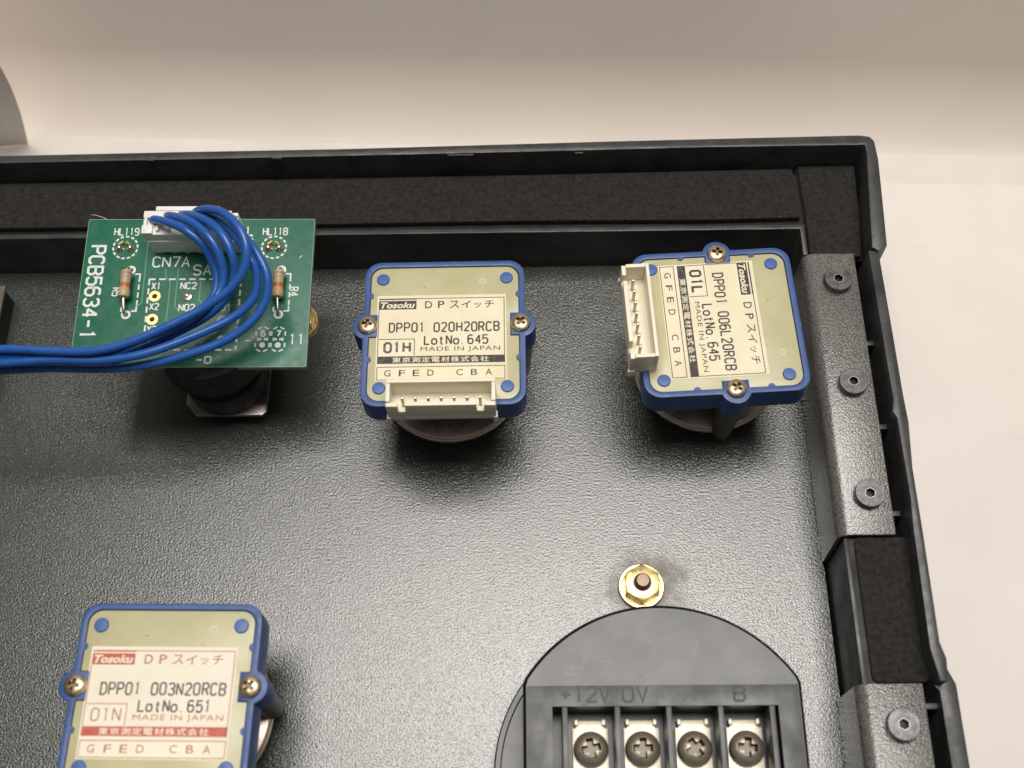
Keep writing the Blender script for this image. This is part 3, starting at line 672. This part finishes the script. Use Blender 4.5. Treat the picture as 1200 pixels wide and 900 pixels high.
tb.prism([(-25.4, -9.0), (25.4, -9.0), (25.4, 15.55), (-25.4, 15.55)][::-1], 15.7, 16.02, M['greyb'], 0.1, holes=[[(-20.72, -8.97), (-20.72, 11.72), (21.37, 11.72), (21.37, -8.97)]])
for dx in (-18.4, -8.6, 1.0, 10.65, 20.2):
    tb.box(dx - 0.52, dx + 0.52, -8.95, 11.7, 8.0, 15.95, M['greyb'], 0.15)
z = 16.02
G_ = M['grey']
def raised(txt, x, y, w, h, pitch):
    t_ = MB(); strokes(t_, txt, x, y, w, h, pitch, 0.5, 16.045, M['black']); 
    return t_
for tx, x, w, pt in (('+12V', -19.1, 1.9, 2.42), ('0V', -7.5, 1.95, 2.7), ('B', 13.3, 2.0, 2.6)):
    t_ = raised(tx, x, 12.55, w, 2.75, pt); tb.v and None
    o_ = len(tb.v); i_ = tb.idx(M['embossed'] if 'embossed' in M else M.setdefault('embossed', mat('letter_grey', (0.014, 0.014, 0.014), 0.5, col2=(0.030, 0.030, 0.029), cscale=900)))
    tb.v += t_.v; tb.f += [[q + o_ for q in f] for f in t_.f]; tb.mi += [i_] * len(t_.f)
t_ = raised('A', 3.9, 12.6, 2.0, 2.6, 2.6); o_ = len(tb.v); i_ = tb.idx(M.setdefault('faint', mat('faint_letter_grey', (0.034, 0.036, 0.036), 0.45)))
tb.v += t_.v; tb.f += [[q + o_ for q in f] for f in t_.f]; tb.mi += [i_] * len(t_.f)
tb.build('terminal_block', mp)
for k, (tx, a) in enumerate(((-13.5, 12), (-3.75, 0), (6.05, 33), (15.8, -6))):
    p = MB(); p.prism([(-3.4, -6), (3.4, -6), (3.4, 8.9), (2.7, 8.9), (2.7, 10.3), (-2.7, 10.3), (-2.7, 8.9), (-3.4, 8.9)], 8.02, 9.1, M['nickel'], 0.15)
    for s_ in (-1, 1): p.box(s_ * 2.6 - 0.35, s_ * 2.6 + 0.35, 9.3, 10.4, 9.0, 10.0, M['nickel'], 0.15)
    te = p.build('terminal', mp, (tx, 0, 0))
    pan_screw('screw', 3.3, 2.2, M['tscrew'], a, te, (0.05, 4.85, 9.4), 4.3, 'trecess')

# ------------------------------------------------------------------ green circuit board on its switch body
cb = empty('circuit_board', (-69.54, 124.14, 0), 'green circuit board with white lettering standing on a black switch body', 'circuit board')
TR = (R(5.11), R(1.26), R(0.05))
def on_board(o, parent=None):
    o.parent = parent or cb
    if parent is None: o.location = (0, 0, 28 * MM); o.rotation_euler = TR
    return o
g = MB(); hw, hh = 24.15, 17.02
g.prism(round_rect(-hw, -hh, hw, hh, 0.25, 2), -1.5, -0.02, M['pcbedge'])
g.prism(round_rect(-hw + 0.12, -hh + 0.12, hw - 0.12, hh - 0.12, 0.25, 2), -0.021, 0.0, M['pcb'])
zs = 0.03; SK = M['silk']
strokes(g, 'PCB5634-1', -22.85, 10.6, 1.75, 3.0, 2.43, 0.52, zs, SK, rot=-90)
strokes(g, 'HL119', -18.3, 13.2, 0.8, 1.6, 1.08, 0.26, zs, SK)
strokes(g, 'HL118', 13.3, 13.2, 0.8, 1.6, 1.08, 0.26, zs, SK)
strokes(g, 'CN7A', -9.4, 5.7, 1.5, 2.25, 2.05, 0.34, zs, SK)
strokes(g, 'SA.', -0.7, 3.8, 1.5, 2.25, 2.1, 0.34, zs, SK)
strokes(g, '1', -9.9, 9.9, 0.8, 1.4, 1, 0.32, zs, SK)
strokes(g, '1', 9.6, 13.4, 0.8, 1.6, 1, 0.36, zs, SK); strokes(g, 'S', 10.2, 11.7, 0.9, 1.4, 1, 0.36, zs, SK)
for tx, x, y in (('X1', -9.1, 0.55), ('X2', -9.1, -4.15), ('X3', -9.1, -9.3)): strokes(g, tx, x, y, 0.75, 1.4, 1.05, 0.27, zs, SK)
for tx, x, y in (('NC2', -3.05, 0.6), ('NO2', -3.0, -4.4), ('NC1', 4.6, 0.6), ('NO1', 4.6, -4.4)): strokes(g, tx, x, y, 0.85, 1.4, 1.17, 0.27, zs, SK)
strokes(g, 'R5', -17.2, 0.8, 0.75, 1.5, 1.05, 0.27, zs, SK, rot=-90)
strokes(g, 'R4', 19.85, 0.9, 0.8, 1.6, 1.15, 0.27, zs, SK, rot=-90)
strokes(g, '11', 20.3, -12.0, 1.4, 2.2, 1.75, 0.30, zs, SK)
strokes(g, '-0', 1.6, -16.15, 1.25, 1.45, 1.75, 0.36, zs, SK)
strokes(g, '-', 11.2, -12.0, 1.4, 1.6, 1.4, 0.3, zs, SK)
for p, q in (((-9.85, 2.8), (9.4, 2.8)), ((-9.8, 2.8), (-9.5, -13.2)), ((9.4, 2.4), (9.5, -13.2)), ((-9.5, -13.2), (9.5, -13.2))):
    g.dashed(p, q, 0.38, zs + 0.002 * (p[1] < 2.6), SK, 1.35, 0.75)
for cx in (-15.65, 15.8):
    for k in range(14): g.ring(cx, 10.25, 2.38, 2.76, zs, SK, 4, k * 360 / 14, k * 360 / 14 + 16)
for cx, rx in ((-13.85, 1), (17.75, 1)):
    for dy in (4.95, -5.3): g.ring(cx, dy, 0.5, 1.0, zs, SK, 20)
    for sx in ((0.9, 2.1),):
        g.line([(cx + 0.95, 4.0), (cx + 2.0, 4.0), (cx + 2.0, 2.2)], 0.34, zs + 0.01, SK)
        g.dashed((cx + 2.0, 1.6), (cx + 2.0, -3.4), 0.34, zs, SK, 1.2, 0.6)
        g.line([(cx + 2.0, -3.4), (cx + 2.0, -4.5), (cx + 0.95, -4.5)], 0.34, zs + 0.01, SK); g.line([(cx - 1.1, -3.6), (cx - 1.1, -4.5), (cx - 0.6, -4.5)], 0.34, zs + 0.01, SK)
for cx in (14.85, 18.05):
    for cy in (-9.6, -12.15):
        pts = circle(cx, cy, 1.62, 6, R(30))
        for k in range(6):
            a, c_ = Vector(pts[k]), Vector(pts[(k + 1) % 6]); g.line([a.lerp(c_, 0.2), a.lerp(c_, 0.8)], 0.32, zs + 0.004 * ((k + int(cx)) % 3) + (0.012 if cy < -11 else 0), SK)
    g.flat(circle(cx, -12.15, 0.62, 18), zs, SK)
strokes(g, '6', 14.5, -10.2, 0.75, 1.2, 1, 0.34, zs + 0.03, SK); strokes(g, '7', 17.7, -10.2, 0.75, 1.2, 1, 0.34, zs + 0.03, SK)
g.ring(9.0, 6.5, 2.9, 3.2, zs, SK, 10, 0, 42)
TRC = M['trace']; zt = 0.012
for pts in ([(-11, 11.6), (-10.85, -2.6), (-12.5, -4.3)], [(-6.6, 5.2), (-6.4, 3.4), (-5.35, 2.2), (-5.35, -6.8)], [(-3.95, 5.2), (-3.93, -3.4), (-2.9, -4.7)], [(1.0, 2.3), (1.0, -2.0), (2.2, -3.2)], [(6.5, -3.2), (15.8, -3.2)], [(-9, -6.9), (-3, -10.6), (3, -10.6)], [(4.5, 8), (4.5, 3.3)]):
    g.line(pts, 0.26, zt, TRC)
for y in (-1.1, -6.35): g.ring(-8.3, y, 0.55, 1.22, zs, M['gold'], 28); g.flat(circle(-8.3, y, 0.55, 20), zs, M['hole'])
g.ring(6.2, -6.6, 0.5, 1.1, zs, SK, 24); g.ring(6.4, -11.0, 0.5, 0.95, zs, SK, 24)
g.line([(21.3, 7.7), (21.9, 8.3)], 0.16, zs, SK)
board = on_board(g.build('board'))
# solder joints
for cx in (-15.65, 15.8):
    for s_ in (-1, 1):
        j = MB().lathe([(1.0, 0), (0.85, 0.25), (0.5, 0.5), (0.3, 1.0), (0, 1.1)], M['solder'], (cx + 1.15 * s_, 10.0, 0), n=18)
        j.tube([(cx + 1.15 * s_, 10.0, 0.4), (cx + 1.1 * s_, 10.5, 0.9), (cx + 0.35 * s_, 11.2, 0.75)], [0.28, 0.3, 0.32], M['gold'], 8)
        j.build('solder_joint', board)
for (x, y) in ((-1.5, -1.15), (5.6, 0.2)): MB().lathe([(1.15, 0.0), (1.0, 0.3), (0.5, 0.45), (0.35, 0.9), (0, 1.0)], M['solder'], (x, y, 0), n=18).build('solder_joint', board)
# resistors
rs = []
for cx, ty in ((-14.15, 0.85), (17.65, 0.8)):
    q = MB(); X = Matrix.Translation((cx, ty, 1.75)) @ Matrix.Rotation(R(-90), 4, 'X')
    segs = [([(0, -3.15), (0.6, -3.15), (1.05, -2.9), (1.2, -2.4), (1.2, -1.6), (1.08, -1.3)], 'res'), ([(1.08, -1.3), (1.05, -0.9)], 'res'),
            ([(1.05, -0.9), (1.04, 0.1)], 'reso'), ([(1.04, 0.1), (1.04, 0.9)], 'resg'), ([(1.04, 0.9), (1.04, 1.3)], 'res'), ([(1.04, 1.3), (1.18, 1.6), (1.2, 2.0)], 'resg'),
            ([(1.2, 2.0), (1.2, 2.5)], 'resp'), ([(1.2, 2.5), (1.05, 2.95), (0.6, 3.15), (0, 3.15)], 'res')]
    for pr, mm in segs: q.lathe(pr, M[mm], n=24, X=X, cap=False)
    r_ = q.build('resistor', board)
    for s_ in (-1, 1):
        e = 3.1 * s_; end = (4.15 if s_ > 0 else 6.1) * s_
        MB().tube(spline([(cx, ty + e, 1.75), (cx, ty + e + 0.5 * s_, 1.7), (cx + 0.15, ty + end - 0.15 * s_, 1.0), (cx + 0.25, ty + end, -0.2)], 5), 0.3, M['lead'], 10).build('lead', r_)
# header socket soldered to the board
hd = MB(); hx0, hx1, hy0, hy1 = -9.4, 9.1, 8.9, 14.6
hd.box(hx0, hx1, hy0, hy1, 0.0, 5.2, M['nylonw'], 0.2)
hd.box(hx0 - 0.0, hx1, hy1 - 0.01, hy1 + 0.7, 0.0, 5.9, M['nylonw'], 0.15)
for k in range(6): hd.box(-7.3 + 2.75 * k, -5.5 + 2.75 * k, hy0 - 0.02, hy0 + 0.3, 0.01, 0.38, M['black'])
hd.build('header_socket', board)
# black body under the board
MB().lathe([(0, 17), (11.4, 17), (11.9, 17.5), (11.9, 26.0), (0, 26.0)], M['black'], (2.4, -7.6, 0), n=48).build('switch_body', cb)
MB().box(-9.5, 11.5, -8.0, 8.0, 20, 26.2, M['black'], 0.5).build('contact_block', cb)
MB().lathe([(0, 5.0), (9.0, 5.0), (9.2, 5.4), (9.2, 12), (8.6, 12.4), (8.6, 17.1), (0, 17.1)], M['black'], (2.6, -9.2, 0), n=48).build('barrel', cb)
pp = MB().prism([(-6.1 + 2.4, -18.1), (10.7, -18.1), (11.7, -17.2), (11.9, 0.2), (-6.2, 0.2), (-6.2, -15.2)], 4.2, 5.02, M['plate'], 0.12); pp.build('lock_plate', cb)
MB().lathe([(0, 0.01), (8.6, 0.01), (8.6, 4.21), (0, 4.21)], M['black'], (2.7, -9.2, 0), n=40).build('threaded_collar', cb)

# ------------------------------------------------------------------ the blue wires and their plug
wh = empty('wire_harness', (-69.54, 124.14, 0), 'bundle of six blue wires with a white plug, running off to the left', 'wire harness')
pg = MB()
px0, px1, py0, py1 = -9.9, 9.3, 9.3, 14.4
pg.box(px0, px1 - 0.6, py0, py1, 5.15, 7.6, M['nylonw'], 0.25)
pg.box(-7.3, 5.9, py1 - 0.02, py1 + 1.0, 5.3, 8.6, M['nylonw'], 0.2)
pg.box(px0 + 0.2, px1 - 0.9, py1 - 1.6, py1 - 0.02, 7.58, 8.5, M['nylonw'], 0.2)
for k in range(8): 
    x = -9.2 + 2.5 * k; pg.box(x - 0.28, x + 0.28, py0 + 0.6, py1 - 1.55, 7.58, 8.4, M['nylonw'], 0.1)
pg.box(px0, px0 + 2.2, py0 - 0.05, py0 + 1.9, 7.5, 8.3, M['nylonw'], 0.2)
plug = pg.build('plug', wh); plug.location = (0, 0, 28 * MM); plug.rotation_euler = TR
WIRES = [
 [ (-76.9,135.8,37.5),(-72.2,132.8,40.5),(-68.5,130.4,41.5),(-65.3,128.0,40.0),(-63.6,125.3,37.5),(-62.8,122.4,36.0),(-63.3,119.3,35.0),(-65.8,115.9,34.5),(-70.7,112.1,34.0),(-77.4,108.3,33.5),(-86.4,106.1,33.0),(-96.6,105.8,33.0),(-105.1,105.6,33.0) ],
 [ (-74.1,136.7,37.5),(-68.0,132.3,42.0),(-63.7,128.4,43.0),(-61.4,125.0,41.5),(-60.7,121.9,39.0),(-61.4,118.7,37.5),(-64.0,115.2,37.0),(-69.2,111.8,37.0),(-76.6,107.9,37.0),(-84.5,105.3,36.5),(-93.7,105.3,36.0),(-103.8,105.3,36.0) ],
 [ (-71.2,136.9,37.5),(-65.0,132.2,43.0),(-60.6,128.0,44.0),(-58.4,124.0,42.5),(-58.3,121.2,39.5),(-60.0,117.8,37.0),(-64.1,114.4,35.0),(-71.4,111.2,33.0),(-79.5,107.2,32.0),(-88.5,105.5,31.5),(-98.8,105.5,31.5),(-105.6,105.2,31.5) ],
 [ (-68.7,137.1,37.5),(-64.8,134.4,43.0),(-60.2,131.3,46.5),(-56.6,127.7,47.0),(-54.8,123.7,46.0),(-55.3,119.7,44.0),(-58.3,116.2,42.0),(-63.9,112.7,40.5),(-71.5,109.0,39.5),(-78.3,106.3,38.8),(-85.0,105.0,38.3),(-92.9,105.3,38.0),(-103.1,105.8,38.0) ],
 [ (-67.3,136.6,37.5),(-62.3,132.6,42.0),(-57.8,127.6,43.5),(-54.6,122.9,43.0),(-53.3,119.4,41.0),(-54.2,115.9,39.0),(-58.2,112.6,37.5),(-65.2,109.0,37.0),(-74.4,105.3,36.8),(-83.2,103.9,36.5),(-93.4,104.2,36.3),(-103.5,103.8,36.0) ],
 [ (-65.0,136.6,37.5),(-60.2,132.7,41.0),(-55.9,127.6,42.5),(-52.8,123.2,42.0),(-51.3,119.2,40.5),(-52.0,115.2,38.5),(-54.8,111.6,37.0),(-60.2,108.3,35.5),(-67.8,105.8,34.5),(-76.3,104.2,33.5),(-84.9,103.8,33.0),(-94.6,104.1,33.0),(-104.7,103.8,33.0) ],
]
for k, w in enumerate(WIRES):
    a = Vector(w[0]); pts = [(a.x, a.y, a.z - 2.5)] + w
    e = Vector(w[-1]); 
    pts += [(e.x - 22, e.y - 1.5 + k * 0.3, e.z - 1), (e.x - 50, e.y - 8, e.z - 12), (e.x - 72, e.y - 22, 4 + 2.2 * (k % 2)), (e.x - 78 , e.y - 60, 1.3 + 2.2 * (k % 2))]
    pts = [(p[0] + 69.54, p[1] - 124.14, p[2]) for p in pts]
    MB().tube(spline(pts, 9), 0.88, M['wire'], 16).build('wire', wh)

# ------------------------------------------------------------------ tiny stray things
lf = MB().tube(spline([(-93.8, 143.0, 28.9), (-92.4, 142.3, 29.6), (-90.4, 141.4, 29.9), (-89.4, 140.9, 29.6)], 6), 0.07, M['lint'], 6).build('lint_fibre')
tag(lf, 'thin pale lint fibre on the upper left corner of the green board', 'lint')
